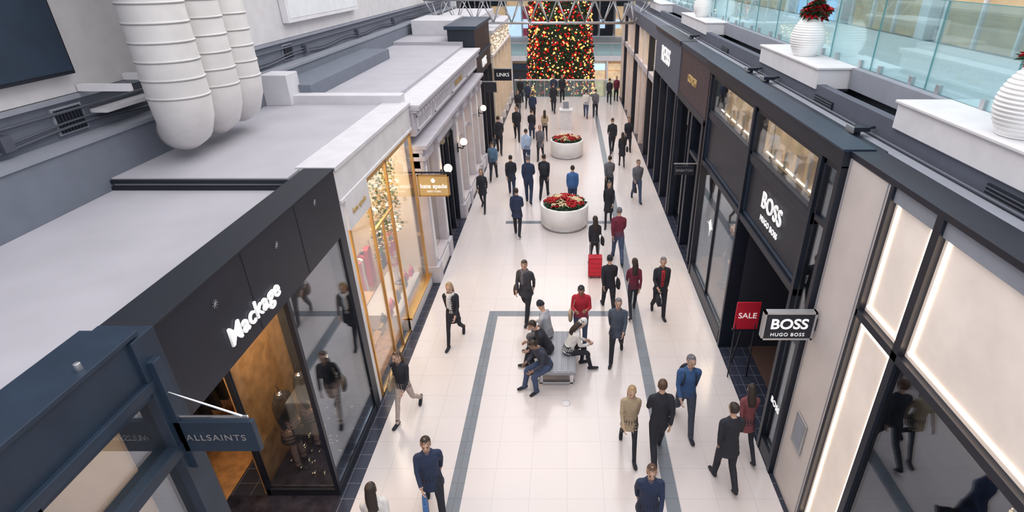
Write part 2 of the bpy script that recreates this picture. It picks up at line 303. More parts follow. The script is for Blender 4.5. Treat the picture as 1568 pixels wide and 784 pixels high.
for y in (14.95,17.6,22.4):
    b=MB('globe_lamp'); b.tube([(-3.56,y,2.55),(-3.4,y,2.52),(-3.36,y,2.62)],.02,'black_panel',8); b.ball((-3.36,y,2.74),.12,'globe_glow',16); b.tube([(-3.36,y,2.6),(-3.36,y,2.65)],.06,'black_panel',10); b.box(-3.575,-3.55,y-.06,y+.06,2.4,2.7,'black_panel'); b.build()
b=MB('black_tower_storefront')
b.box(-4.8,-3.72,23.7,28.3,3.6,5.55,'black_panel'); b.box(-4.9,-3.62,23.6,28.4,5.55,5.68,'navy_steel')
b.box(-4.9,-3.66,23.68,28.32,4.4,4.5,'navy_steel')
for y in (23.7,25.2,26.7,28.1): b.box(-3.95,-3.68,y,y+.18,0,3.6,'black_panel')
b.box(-3.85,-3.83,23.8,28.2,.2,3.6,'shop_glass'); interior(b,-4.0,-6.8,23.7,28.3,3.6,'warm_wall','wood',True,9)
o=b.build(.01); area((-5.2,26,3.4),1.5,90,WARM,o,sy=4); text('LINKS',(-3.7,26,4.0),.5,ROT_L,'letter_white',o,.02)
b=MB('blade_sign'); b.box(-3.60,-2.75,28.35,28.42,2.75,3.3,'black_panel'); b.box(-3.66,-2.73,28.34,28.43,3.3,3.34,'steel'); o=b.build(); text('LINKS',(-3.17,28.33,3.03),.24,ROT_C,'letter_white',o,.004)
b=MB('blade_sign'); b.box(-3.45,-2.95,23.72,23.77,3.1,3.5,'black_panel'); b.box(-3.61,-2.95,23.73,23.76,3.52,3.55,'steel'); b.build()
b=MB('cream_arcade_storefront')
b.box(-4.3,-3.7,28.45,37.8,3.9,4.9,'cream'); b.box(-4.3,-3.55,28.45,37.8,4.9,5.05,'roof_white'); b.box(-4.3,-3.6,28.45,37.8,3.85,3.95,'white_trim')
for i in range(6): y=28.5+i*1.79; b.box(-3.95,-3.62,y,y+.32,0,3.9,'cream'); b.box(-3.95,-3.56,y-.04,y+.36,0,.4,'white_trim')
b.box(-3.85,-3.83,28.5,37.8,.2,3.85,'shop_glass'); interior(b,-4.0,-6.8,28.5,37.8,3.8,'warm_wall','wood',True,11)
for i in range(120): b.octa((-3.68,rnd(28.6,37.7),rnd(3.95,4.8)),.022,'fairy_light')
o=b.build(.01); area((-5.2,33,3.6),1.5,160,WARM,o,sy=8)

# ---------------------------------------------------------------- right stores
XR=3.58
b=MB('wall_right'); b.box(9,9.3,-4,38,0,13,'mall_white'); b.build()
b=MB('canopy_ledge'); b.box(XR+.02,8.98,-4,38,5.5,5.7,'grey_ledge'); b.box(4.3,4.45,-4,38,5.7,6.0,'dark_grey_wall')
b.tube([(4.25,yy,5.73) for yy in range(0,37)],.02,'conduit',6); b.build()
b=MB('backlit_panel_storefront')
b.box(XR,XR+.35,5.72,6.72,0,5.66,'beige_stone'); b.box(XR-.02,XR+.4,-3,6.72,5.68,5.75,'black_panel')
for y in (5.78,6.66): b.box(XR-.012,XR,y,y+.01,0,5.66,'grey_ledge')
b.box(XR+.06,XR+.5,-3,5.72,0,.25,'black_panel')
def backlit(y0,y1,z0,z1):
    b.box(XR+.06,XR+.08,y0,y1,z0,z1,'curtain_glow')
    t=.03
    for (a,c,d,e) in ((y0+.05,y1-.05,z1-.10,z1-.10+t),(y0+.05,y1-.05,z0+.07,z0+.07+t),(y0+.07,y0+.07+t,z0+.06,z1-.06),(y1-.07-t,y1-.07,z0+.06,z1-.06)): b.box(XR+.04,XR+.06,a,c,d,e,'led_strip')
backlit(4.87,5.66,4.08,5.68); backlit(4.87,5.66,.3,3.98); backlit(1.9,4.76,4.08,5.68); backlit(-1.2,1.75,4.08,5.68)
for y in (5.66,4.76,1.75,-1.3): b.box(XR-.02,XR+.1,y,y+(.06 if y>5 else .11),0,5.68,'black_panel')
b.box(XR-.02,XR+.1,-3,5.7,3.98,4.08,'black_panel')
b.box(XR+.03,XR+.05,-3,4.76,.2,3.98,'dark_glass')
b.box(XR+.16,8.5,-3,5.7,.004,.02,'dark_wood'); b.box(6.5,6.6,-3,5.7,0,5.5,'shop_dark'); b.box(XR+.16,6.5,5.6,5.66,0,5.5,'shop_dark'); b.box(XR+.16,6.5,-3,5.66,4.05,4.1,'shop_dark')
b.build(.004)
b=MB('tree_reflection_standin'); TX,TY=4.2,3.25; b.tube([(TX,TY,0.02),(TX,TY,2)],.05,'dark_wood',8); b.lathe((TX,TY,0),[(.1,.9),(.5,1.0),(.42,1.9),(.44,2.0),(.3,2.9),(.05,3.9)],'leaf_green',20)  # added solid tree standing in for a lit tree mirrored in the glass
for i in range(900):
    z=rnd(1,3.92); r=.5*(1-(z-.9)/3.3)+.07; a=rnd(0,6.28); b.octa((TX+r*math.cos(a),TY+r*math.sin(a),z),.012,'fairy_light')
b.build()
b=MB('directory_plate'); b.box(XR-.03,XR-.013,6.05,6.4,1.15,1.75,'steel'); b.box(XR-.035,XR-.03,6.1,6.35,1.22,1.68,'grey_ledge'); b.build(.005)
b=MB('black_framed_storefront')
def frame(y0,y1,z0,z1,t=.09,d=.08,m='black_panel'):
    b.box(XR-d,XR+.05,y0,y1,z1-t,z1,m); b.box(XR-d,XR+.05,y0,y1,z0,z0+t,m); b.box(XR-d,XR+.05,y0,y0+t,z0,z1,m); b.box(XR-d,XR+.05,y1-t,y1,z0,z1,m)
b.box(XR-.1,XR+.45,6.72,14.3,5.52,5.74,'black_panel'); b.box(XR-.12,XR+.3,6.72,14.3,5.74,5.77,'navy_steel')
for y0,y1 in ((6.78,7.3),(7.36,10.3),(10.4,13.75)):
    frame(y0,y1,4.6,5.5,.08,.05); b.box(XR-.01,XR,y0+.06,y1-.06,4.66,5.44,'shop_glass'); b.box(XR+.35,XR+.38,y0,y1,4.5,5.52,'window_warm')
    k=int((y1-y0)/.5)
    for i in range(k): b.box(XR+.2,XR+.32,y0+.3+i*.5,y0+.42+i*.5,4.66,4.66+.2+.1*((i*3)%4),'cream')
    b.tube([(XR+.22,y0+.1,5.44),(XR+.22,y1-.1,5.44)],.015,'led_strip',6); b.tube([(XR+.22,y0+.1,4.68),(XR+.22,y1-.1,4.68)],.015,'led_strip',6)
for y in (6.72,7.3,10.3,13.75): b.box(XR-.09,XR+.2,y,y+.1,0,5.55,'black_panel')
b.box(XR-.06,XR+.2,7.3,13.8,4.48,4.62,'black_panel'); b.box(XR-.0,XR+.2,7.3,13.8,3.3,4.5,'black_panel'); b.box(XR-.08,XR+.2,7.3,13.8,3.26,3.38,'black_panel')
frame(7.4,10.3,3.4,4.48,.05,.03,'navy_steel'); frame(10.42,13.75,3.4,4.48,.05,.03,'navy_steel')
b.box(XR-.07,XR+.2,10.5,13.8,0,.35,'black_panel'); b.box(XR-.01,XR,10.4,13.75,.35,3.3,'shop_glass')
b.box(XR-.04,XR+.04,12.1,12.16,.3,3.3,'black_panel')
b.box(XR-.01,XR,6.84,7.3,.3,5.4,'shop_glass'); b.box(XR-.07,XR+.05,6.78,7.34,0,.3,'black_panel'); b.box(XR+.3,XR+.33,6.8,7.3,0,4.6,'warm_wall')
b.box(XR+.0,5.5,7.4,7.48,0,3.3,'shop_dark'); b.box(XR+.2,5.0,10.3,10.38,0,3.3,'shop_dark'); b.box(XR,5.5,7.4,10.4,3.22,3.3,'shop_dark')
b.box(XR-.02,XR+.6,7.4,10.4,.004,.012,'dark_tile'); b.box(XR+.6,8.9,7.4,10.4,.004,.03,'dark_wood')
b.box(7.5,7.6,6.7,14.2,0,4.5,'shop_dark'); b.box(XR+.4,8.5,14.15,14.25,0,5.4,'shop_dark'); b.box(XR+.4,8.5,6.72,6.8,0,5.4,'shop_dark')
b.box(5.0,5.06,10.38,14.2,0,3.3,'warm_wall'); b.box(XR+.1,5.0,10.4,14.1,.02,.36,'dark_wood')
b.box(4.7,4.75,7.5,8.1,.02,3.2,'dark_glass'); b.box(6.6,7.4,8.0,10.0,.02,1.0,'dark_wood'); b.box(7.45,7.5,7.6,10.2,1.6,2.6,'window_warm')
o=b.build(.006)
text('BOSS',(XR-.03,8.85,4.05),.42,ROT_R,'letter_white',o,.012,bold=.002,sp=1.08); text('HUGO BOSS',(XR-.03,8.85,3.72),.15,ROT_R,'letter_white',o,.008,sp=1.1)
text('BOSS',(XR-.075,7.05,1.25),.16,ROT_R,'letter_white',o,.006,sp=1.0)
area((4.3,12.2,3.2),.8,85,WARM,o,sy=3)
b=MB('blade_sign'); b.box(2.82,3.52,6.5,6.58,3.03,3.46,'black_panel'); b.box(3.5,3.575,6.52,6.56,3.15,3.35,'black_panel')
for q in ((2.80,2.83,3.01,3.48),(3.51,3.54,3.01,3.48),(2.80,3.54,3.01,3.04),(2.80,3.54,3.45,3.48)): b.box(q[0],q[1],6.49,6.59,q[2],q[3],'steel')
o=b.build(); text('BOSS',(3.17,6.49,3.28),.235,ROT_C,'letter_white',o,.004,bold=.005); text('HUGO BOSS',(3.17,6.49,3.105),.08,ROT_C,'letter_white',o,.003,sp=1.15)
b=MB('sale_poster_stand'); b.box(3.42,3.90,9.32,9.35,1.2,1.84,'sale_red')
for x in (3.46,3.86): b.tube([(x,9.36,1.8),(x-.02,9.25,.01)],.015,'black_panel',6)
b.tube([(3.66,9.36,1.7),(3.66,9.75,.01)],.015,'black_panel',6); b.box(3.40,3.92,9.3,9.37,1.17,1.2,'black_panel')
o=b.build(); text('SALE',(3.66,9.31,1.53),.18,ROT_C,'letter_white',o,.003)
b=MB('starburst_ornament')
for k in range(12):
    a=k*math.pi/6; L=.3 if k%3==0 else .15; b.tube([(3.68,12.9,1.9),(3.68,12.9+L*math.cos(a),1.9+L*math.sin(a))],[.008,.001],'lamp_white',4)
b.ball((3.68,12.9,1.9),.03,'lamp_white',10); b.tube([(3.68,12.9,1.9),(3.68,12.9,3.2)],.004,'steel',4); b.build()
b=MB('dark_brick_storefront')
b.box(XR,XR+.4,14.3,18.1,4.2,5.6,'dark_brick'); b.box(XR-.05,XR+.45,14.3,18.1,5.6,5.74,'navy_steel')
for y in (14.3,15.6,17.9): b.box(XR-.03,XR+.3,y,y+.2,0,4.2,'black_panel')
b.box(XR-.04,XR+.2,14.3,18.1,4.1,4.25,'black_panel'); b.box(XR+.15,XR+.17,15.8,17.9,.1,4.1,'dark_glass'); b.box(XR-.02,XR+.1,14.4,15.7,3.0,3.1,'black_panel')
b.box(6.5,6.6,14.3,18.1,0,4.2,'shop_dark'); b.box(XR+.3,6.5,14.3,18.1,4.1,4.2,'shop_dark'); b.box(6.3,6.5,14.8,17.6,1.2,2.4,'window_warm'); b.box(XR,XR+.3,16.2,16.26,0,4.1,'black_panel')
o=b.build(.006); text('COACH',(XR-.02,16.2,4.9),.3,ROT_R,'gold_paint',o,.02)
b=MB('blade_sign'); b.box(2.95,3.45,14.35,14.4,2.75,3.0,'black_panel'); b.box(2.9,3.52,14.36,14.38,3.05,3.08,'steel'); o=b.build(); text('BABATON',(3.2,14.34,2.88),.1,ROT_C,'steel',o,.002)
b=MB('grey_panel_storefront')
b.box(XR-.03,XR+.4,18.1,23.2,4.1,5.62,'dark_grey_wall'); b.box(XR-.08,XR+.45,18.1,23.2,5.62,5.75,'black_panel')
for y in (18.1,19.7,21.3,23.0): b.box(XR-.06,XR+.3,y,y+.2,0,4.1,'black_panel')
b.box(XR+.1,XR+.12,18.2,23.1,.2,4.1,'shop_glass'); b.box(XR+.12,6.5,18.2,23.1,4.0,4.1,'shop_dark'); interior(b,XR+.3,6.4,18.2,23.1,3.9,'shop_dark','dark_wood',True,17)
o=b.build(.006); text('REISS',(XR-.06,20.7,4.95),.75,ROT_R,'letter_white',o,.015,bold=.004,sp=1.1); area((5,20.6,3.7),1.5,70,WARM,o,sy=3)
b=MB('glazed_corner_storefront')
b.box(XR-.03,XR+.4,23.2,37.8,5.2,5.75,'dark_grey_wall'); b.box(XR-.03,XR+.3,23.2,37.8,3.5,3.75,'ornate_grey')
for i in range(9): y=23.2+i*1.8; b.box(XR-.05,XR+.3,y,y+.2,0,5.2,'black_panel' if i%3==1 else 'beige_stone')
b.box(XR+.1,XR+.12,23.3,37.8,.2,5.2,'shop_glass'); interior(b,XR+.3,6.4,23.2,37.8,5.1,'warm_wall','wood',True,19)
for i in range(260): b.octa((XR+.2,rnd(23.5,28.5),rnd(3.9,5.1)),.025,'fairy_light')
for i in range(160): b.octa((XR+.2,rnd(29,37),rnd(3.9,5.1)),.03,'orn_red')
o=b.build(.01); area((5,30,4.9),1.5,260,WARM,o,sy=12)

# ---------------------------------------------------------------- balcony
ZB=6.28
b=MB('balcony')
b.box(4.9,8.65,-4,38,6.0,6.2,'mall_white')
bays=[(-3,7.2),(9.75,12.85),(18.2,22.3),(27.5,31)]
for y0,y1 in bays:
    b.box(4.27,4.98,y0,y1,5.92,6.24,'white_trim'); b.box(4.24,5.0,y0-.03,y1+.03,6.24,ZB,'white_trim'); b.box(4.32,4.9,y0+.1,y1-.1,5.86,5.92,'dark_grey_wall')
segs=[(7.23,9.72),(12.88,18.17),(22.33,27.47),(31.03,38)]
for y0,y1 in segs: b.box(4.82,5.0,y0,y1,5.94,ZB,'grey_ledge')
b.build(.01)
b=MB('glass_balustrade')
y=-3.0; i=0
while y<37.5:
    w=1.55; b.box(4.95,4.965,y+.015,y+w-.015,ZB,7.4,'rail_glass'); b.box(4.948,4.968,y+w-.014,y+w-.002,ZB,7.4,'rail_edge'); b.box(4.945,4.97,y+.015,y+w-.015,7.4,7.408,'rail_edge')
    for q in (.3,1.2): b.box(4.93,4.985,y+q,y+q+.08,ZB,ZB+.12,'steel')
    y+=w
b.build()
b=MB('upper_shopfront')
for i in range(8):
    y=1+i*4.6; b.box(8.88,8.95,y,y+3.8,6.2,9.2,'blue_glow' if i%3==1 else 'window_warm'); b.box(8.83,8.88,y,y+3.8,6.2,9.2,'shop_glass')
    for k in range(4): b.box(8.78,8.88,y+k*1.25,y+k*1.25+.06,6.2,9.2,'white_trim')
    b.box(8.68,8.98,y-.4,y,6.2,10,'white_trim')
b.build()
def poinsettia(b,c,r,m,rn):
    c=Vector(c); ax=Vector((rn.uniform(-.5,.5),rn.uniform(-.5,.5),1)).normalized()
    a1=ax.cross(Vector((0,1,.1))).normalized(); a2=ax.cross(a1)
    for L,mm,n,off in ((1.0,m,6,0),(.62,m,5,.5),(1.15,'leaf_green',4,.3)):
        for k in range(n):
            a=(k+off)*2*math.pi/n; d=(a1*math.cos(a)+a2*math.sin(a)); sd=ax.cross(d); zz=.02 if L<1 else (-.03 if L>1 else 0)
            p0=c+ax*zz; p1=c+d*r*L*.5+sd*r*.24+ax*(zz+.02); p2=c+d*r*L+ax*(zz-.015); p3=c+d*r*L*.5-sd*r*.24+ax*(zz+.02)
            b.add([p0,p1,p2,p3],[(0,1,2,3)],mm)
    b.octa(c+ax*.025,.015,'gold_paint')
def drum(x,y,r,h):
    b=MB('round_flower_planter')
    b.lathe((x,y,0),[(r*.93,0),(r*.95,.13),(r*.95,.14)],'chrome',40)
    b.lathe((x,y,0),[(r,.14),(r,h),(r*.99,h+.01),(r*.90,h+.01),(r*.88,h-.06),(.01,h-.06)],'pot_white',48)
    rn=random.Random(int(y*10)); pr=r*.84
    b.lathe((x,y,0),[(pr,h-.05),(pr*.8,h+.04),(pr*.45,h+.10),(.02,h+.12)],'leaf_green',24)
    for i in range(90):
        q=math.sqrt(i/90); a=i*2.4; rr=q*pr; z=h+.04+.14*(1-q*q)
        sec=(math.sin(a*3+1)>.1) if .2<q<.8 else False
        m='poinsettia_cream' if sec else 'poinsettia_red'
        if q>.85 and rn.random()<.6: m='leaf_green'
        poinsettia(b,(x+rr*math.cos(a),y+rr*math.sin(a),z),.115,m,rn)
    return b.build()
drum(-.08,17.15,.80,.78); drum(0,24.9,.75,.75); drum(.07,4.50,.8,.78)
def pot(x,y,z):
    b=MB('ribbed_flower_pot'); prof=[]
    for i in range(73):
        t=i/72; zz=t*.68; r=.16+.15*math.sin(math.pi*min(1,t*.98+.06))**.8; r+=.008*math.sin(t*2*math.pi*16); prof.append((r,zz))
    prof+=[(.17,.70),(.14,.69),(.13,.6),(.01,.6)]
    b.lathe((x,y,z),prof,'pot_white',40); rn=random.Random(int(x*y*7)); cx=x+.06
    for i in range(9): b.tube([(x,y,z+.6),(cx+rn.uniform(-.12,.12),y+rn.uniform(-.12,.12),z+.78)],.008,'leaf_green',5)
    for i in range(60):
        v=Vector((rn.gauss(0,1),rn.gauss(0,1),rn.gauss(.3,.8))).normalized()*rn.uniform(.1,.22)
        poinsettia(b,(cx+v.x,y+v.y,z+.78+v.z*.8),.13,'poinsettia_red' if rn.random()<.85 else 'leaf_green',rn)
    b.build()
pot(4.58,11.2,ZB); pot(4.58,5.5,ZB); pot(4.58,20.3,ZB)
for x,y in ((4.05,7.6),(4.05,11.5),(4.05,12.6),(4.05,19)):
    b=MB('floodlight'); b.box(x-.12,x+.12,y-.1,y+.1,5.78,5.84,'black_panel'); b.box(x-.13,x-.11,y-.11,y+.11,5.76,5.85,'steel'); b.tube([(x+.1,y,5.81),(4.28,y,5.82)],.02,'black_panel',6); b.box(x-.03,x+.03,y-.03,y+.03,5.7,5.8,'black_panel'); b.build(.005)
for y in (4.6,9.0,15.5):
    b=MB('vent_grille')
    b.box(4.27,4.3,y,y+.7,5.72,5.85,'black_matte')
    for k in range(3): b.box(4.255,4.27,y,y+.7,5.74+k*.04,5.75+k*.04,'conduit')
    b.build()

# ---------------------------------------------------------------- far end
b=MB('steel_truss')
for yy in (29.4,31.0): b.tube([(-6.95,yy,6.35),(4.2,yy,6.35)],.06,'steel',8)
b.tube([(-6.6,30.2,5.25),(3.4,30.2,5.25)],.07,'steel',8)
for i in range(13):
    x=-6.95+i*11.1/12
    b.tube([(x,29.4,6.35),(x,31,6.35)],.03,'steel',6)
    if i<12:
        xm=min(3.4,x+.46)
        for yy in (29.4,31.0):
            b.tube([(x,yy,6.35),(xm,30.2,5.25)],.03,'steel',6); b.tube([(x+.925,yy,6.35),(xm,30.2,5.25)],.03,'steel',6)
        b.tube([(x,29.4,6.35),(x+.925,31,6.35)],.025,'steel',6)
b.build()
b=MB('glass_railing'); b.box(-3.5,3.5,37.9,37.93,0,1.05,'rail_glass'); b.box(-3.5,3.5,37.87,37.96,1.05,1.13,'white_trim')
for i in range(8): b.box(-3.5+i*.99,-3.46+i*.99,37.88,37.95,0,1.06,'steel')
b.build()
b=MB('wall_far'); b.box(-14,14,74,74.3,-5,16,'mall_white'); b.build()
b=MB('concourse_slab'); b.box(-14,14,58,73.3,-.5,0,'mall_white'); b.box(-14,14,57.15,58,-.5,0,'white_trim')
b.box(-14,14,58,73.3,6,6.6,'mall_white'); b.box(-14,14,57.6,57.7,-5,-.5,'warm_wall'); b.box(-14,14,38,38.15,-5,-.3,'mall_white')
b.build()
b=MB('wall_atrium_left'); b.box(-14.3,-14,38,74,-5,16,'mall_white'); b.build()
b=MB('wall_atrium_right'); b.box(14,14.3,38,74,-5,16,'mall_white'); b.build()
b=MB('wall_return'); b.box(-14,-7.0,38.02,38.3,-.3,13,'mall_white'); b.build()
b=MB('wall_return'); b.box(9.3,14,38.02,38.3,-.3,13,'mall_white'); b.build()
cols=['window_warm','shop_dark','blue_glow','window_warm','shop_dark','pink','navy_steel','window_warm']
b=MB('lower_shopfront_row')
for i in range(14):
    x=-13+i*1.9; b.box(x,x+1.6,57.4,57.59,-4.9,-1.5,cols[(i*3)%8]); b.box(x,x+1.6,57.3,57.59,-1.4,-.8,cols[(i*5+2)%8]); b.box(x-.15,x,57.2,57.59,-5,-.5,'white_trim')
b.build()
b=MB('far_shopfront_row')
for i in range(14):
    x=-13+i*1.9
    b.box(x,x+1.6,73.6,73.95,.1,3.4,cols[(i*3+1)%8]); b.box(x,x+1.6,73.5,73.95,3.5,4.4,cols[(i*5+4)%8]); b.box(x-.15,x,73.4,73.95,0,6,'white_trim')
    b.box(x,x+1.6,73.6,73.95,6.7,10,cols[(i*3+2)%8]); b.box(x,x+.6,73.35,73.6,1,2,'blue_glow')
b.build()
b=MB('glass_railing'); b.box(-13.9,13.9,57.2,57.23,0,1.1,'rail_glass'); b.box(-13.9,13.9,57.17,57.26,1.1,1.2,'chrome')
for i in range(20): b.box(-13.9+i*1.4,-13.84+i*1.4,57.18,57.25,0,1.1,'steel')
b.build()
b=MB('christmas_tree')
def tr(z):
    if z<6: return 2.70-(z+5)*.065
    return max(.02,1.985*(1-((z-6)/9.0))**.9) if z<15 else .02
prof=[(tr(z)*(1 if k%2 else .95),z) for k,z in enumerate([-5+.4*i for i in range(51)])]
b.lathe((-.45,42,0),prof,'tree_green',40)
for i in range(9500):
    z=rnd(-4.8,14.6)
    if rnd(0,1)>tr(z)/2.8+.15: continue
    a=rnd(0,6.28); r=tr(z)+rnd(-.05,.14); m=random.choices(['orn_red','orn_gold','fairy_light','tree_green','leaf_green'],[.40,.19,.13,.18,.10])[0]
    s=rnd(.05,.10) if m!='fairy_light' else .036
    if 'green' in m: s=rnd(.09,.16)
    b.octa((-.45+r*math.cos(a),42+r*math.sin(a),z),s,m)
b.octa((-.45,42,15.2),.4,'fairy_light'); b.build()
b=MB('information_kiosk'); b.box(-.35,.25,29.4,29.9,0,1.0,'white_trim'); b.box(-.4,.3,29.35,29.95,1.0,1.06,'mall_white'); b.box(-.25,.15,29.62,29.68,1.06,1.5,'white_trim'); b.box(-.2,.1,29.61,29.62,1.1,1.45,'grey_ledge'); b.build(.01)
b=MB('bench')
b.box(-.62,.18,8.85,10.3,.38,.45,'bench_grey')
for i in range(6): b.box(-.60+i*.13,-.50+i*.13,8.87,10.28,.45,.462,'bench_grey')
for y in (9.0,10.05):
    b.box(-.58,-.5,y,y+.1,0,.38,'chrome'); b.box(.06,.14,y,y+.1,0,.38,'chrome'); b.box(-.6,.16,y,y+.1,.03,.07,'chrome'); b.box(-.6,.16,y,y+.1,.33,.38,'chrome')
b.build(.008)

# ---------------------------------------------------------------- people
V=Vector
def resample(pts,k):
    out=[]
    for i in range(len(pts)-1):
        p0=pts[max(0,i-1)];p1=pts[i];p2=pts[i+1];p3=pts[min(len(pts)-1,i+2)]
        for j in range(k):
            t=j/k
            f=lambda a,b,c,d: .5*((2*b)+(-a+c)*t+(2*a-5*b+4*c-d)*t*t+(-a+3*b-3*c+d)*t**3)
            out.append((V([f(p0[0][q],p1[0][q],p2[0][q],p3[0][q]) for q in range(3)]),max(.004,p1[1]+(p2[1]-p1[1])*t),max(.004,p1[2]+(p2[2]-p1[2])*t)))
    out.append(pts[-1]); return out
def sweep(pts,ref=V((1,0,0)),n=12,k=3):
    pts=[(V(p),a,c) for p,a,c in pts]
    if k>1: pts=resample(pts,k)
    vs=[];fs=[]; N=len(pts)
    for i,(p,ra,rb) in enumerate(pts):
        t=(pts[min(i+1,N-1)][0]-pts[max(i-1,0)][0])
        t=t.normalized() if t.length>1e-6 else V((0,0,1))
        a=(ref-t*ref.dot(t)); a=a.normalized() if a.length>1e-3 else V((0,1,0)); o=t.cross(a)
        for q in range(n):
            an=2*math.pi*q/n; vs.append(p+a*math.cos(an)*ra+o*math.sin(an)*rb)
        if i==0: t0=t
    for i in range(N-1):
        for q in range(n): fs.append((i*n+q,i*n+(q+1)%n,(i+1)*n+(q+1)%n,(i+1)*n+q))
    vs.append(pts[0][0]-t0*min(pts[0][1:])*.5); c0=len(vs)-1
    vs.append(pts[-1][0]+t*min(pts[-1][1:])*.5); c1=len(vs)-1
    for q in range(n): fs.append((c0,(q+1)%n,q)); fs.append((c1,(N-1)*n+q,(N-1)*n+(q+1)%n))
    return vs,fs
POSES={
 'walk1':dict(legs=[(.42,.08),(-.32,.42)],arms=[(-.38,.10,.25),(.36,.10,.45)],lean=.05),
 'walk2':dict(legs=[(-.30,.50),(.40,.10)],arms=[(.38,.10,.45),(-.35,.10,.25)],lean=.06),
 'walk3':dict(legs=[(.24,.12),(-.15,.55)],arms=[(-.2,.13,.5),(.25,.13,.8)],lean=.04),
 'stand':dict(legs=[(.04,.02),(-.04,.05)],arms=[(.05,.14,.25),(.0,.14,.25)],lean=.02),
 'phone':dict(legs=[(.05,.02),(-.05,.08)],arms=[(.25,.15,1.7),(.25,.15,1.6)],lean=.04,look=-.45),
 'sit':dict(legs=[(1.38,1.36),(1.36,1.42)],arms=[(.45,.16,.9),(.5,.16,.85)],lean=.18,look=-.3),
 'sitlean':dict(legs=[(1.38,1.5),(1.40,1.2)],arms=[(.65,.14,.9),(.6,.14,1.2)],lean=.42,look=-.3),
 'mann':dict(legs=[(.0,.0),(.1,.12)],arms=[(.0,.13,.15),(.05,.13,.2)],lean=0),
}
def person(name,x,y,h,head,pose,top,bot,hair=(.03,.02,.015),skin='skinA',coat=.88,z0=0,vox=.014,longhair=False,hat=None,bag=None,inner=None,fem=False,scarf=None,headless=False,shoe=(.02,.02,.025)):
    P=POSES[pose]; lean=P['lean']; parts=[]; extra=[]
    sit=pose.startswith('sit')
    mt=cloth(top); mb_=cloth(bot); mh=cloth(hair,.6); ms=MATS[skin]; msh=cloth(shoe,.5); fm=.88 if fem else .98
    piv=V((0,0,.92)); RL=Matrix.Rotation(-lean,3,'X')
    def T(p): p=V(p); return RL@(p-piv)+piv
    def add(pts,m,**k): v,f=sweep(pts,**k); parts.append((v,f,m))
    add([((0,0,.80),.09,.08),((0,0,.86),.15,.11),((0,0,.95),.16,.115),((0,0,1.05),.13,.09)],mb_,n=18)
    hem=coat if not sit else .86
    tp=[]
    if hem<.86: tp.append((V((0,-.01,hem)),.20*fm+.01,.175)); tp.append((V((0,0,(hem+.9)/2)),.19*fm,.15))
    elif hem<.92: tp.append((T((0,0,hem)),.176*fm,.13))
    tp+=[(T((0,0,.96)),.170*fm,.125),(T((0,0,1.06)),.152*fm,.115),(T((0,.005,1.16)),.156*fm,.12),(T((0,.01,1.28)),.175*fm,.13),(T((0,0,1.36)),.175*fm,.12),(T((0,-.005,1.42)),.135*fm,.095),(T((0,-.01,1.46)),.098,.078),(T((0,-.01,1.495)),.066,.066)]
    add(tp,mt,n=20)
    if inner:
        add([(T((0,.075,.98)),.045,.055),(T((0,.085,1.15)),.045,.055),(T((0,.095,1.30)),.05,.05),(T((0,.07,1.42)),.04,.045)],cloth(inner),n=10)
    hr=P.get('look',rnd(-.15,.05)); hy=P.get('yaw',rnd(-.35,.35)); hp=V((0,0,1.50))
    HM=Matrix.Rotation(hy,3,'Z')@Matrix.Rotation(hr,3,'X')
    def HT(p): return T(HM@(V(p)-hp)+hp)
    hv=RL@HM@V((1,0,0))
    if not headless:
        add([(T((0,0,1.46)),.055,.058),(HT((0,.0,1.56)),.050,.053),(HT((0,.0,1.6)),.045,.05)],ms,n=14)
        add([(HT((0,.048,1.535)),.030,.032),(HT((0,.034,1.553)),.050,.058),(HT((0,.018,1.59)),.064,.081),(HT((0,.010,1.63)),.072,.092),(HT((0,.004,1.67)),.074,.094),(HT((0,0,1.71)),.064,.082),(HT((0,0,1.737)),.04,.05)],ms,n=18,ref=hv)
        add([(HT((0,.098,1.645)),.009,.009),(HT((0,.112,1.615)),.013,.012),(HT((0,.102,1.600)),.014,.010)],ms,n=8)
        for s in (-1,1): add([(HT((s*.074,0,1.60)),.008,.014),(HT((s*.080,-.004,1.63)),.010,.02),(HT((s*.078,-.006,1.655)),.008,.015)],ms,n=8)
        if hat: add([(HT((0,-.004,1.655)),.086,.106),(HT((0,-.006,1.69)),.088,.106),(HT((0,-.008,1.74)),.072,.085),(HT((0,-.012,1.78)),.035,.04)],cloth(hat),n=18,ref=hv)
        else: add([(HT((0,-.040,1.60)),.062,.052),(HT((0,-.030,1.64)),.079,.078),(HT((0,-.014,1.69)),.083,.096),(HT((0,-.006,1.73)),.068,.082),(HT((0,-.004,1.758)),.036,.045)],mh,n=18,ref=hv)
        if longhair: add([(HT((0,-.05,1.70)),.07,.05),(HT((0,-.075,1.60)),.083,.05),(HT((0,-.09,1.50)),.085,.045),(T((0,-.115,1.40)),.075,.035),(T((0,-.12,1.32)),.05,.02)],mh,n=16,ref=hv)
        for s in (-1,1):
            extra.append(([HT((s*.030,.092,1.642))],.0085,'eye')); extra.append(([HT((s*.045,.084,1.662)),HT((s*.018,.097,1.664))],.005,mh))
        extra.append(([HT((-.02,.088,1.572)),HT((0,.096,1.572)),HT((.02,.088,1.572))],.005,'lip'))
    else:
        add([(T((0,0,1.46)),.05,.05),(T((0,0,1.53)),.03,.03)],MATS['chrome'],n=12)
    if scarf:
        add([(T((-.085,.01,1.46)),.035,.035),(T((0,.085,1.455)),.04,.04),(T((.085,.01,1.46)),.035,.035),(T((0,-.075,1.475)),.035,.035),(T((-.085,.01,1.465)),.03,.03)],cloth(scarf),n=10,ref=V((0,0,1)))
        add([(T((.03,.12,1.44)),.035,.02),(T((.04,.145,1.28)),.04,.015),(T((.04,.14,1.12)),.04,.012)],cloth(scarf),n=10)
    lw=.82 if fem else 1.05
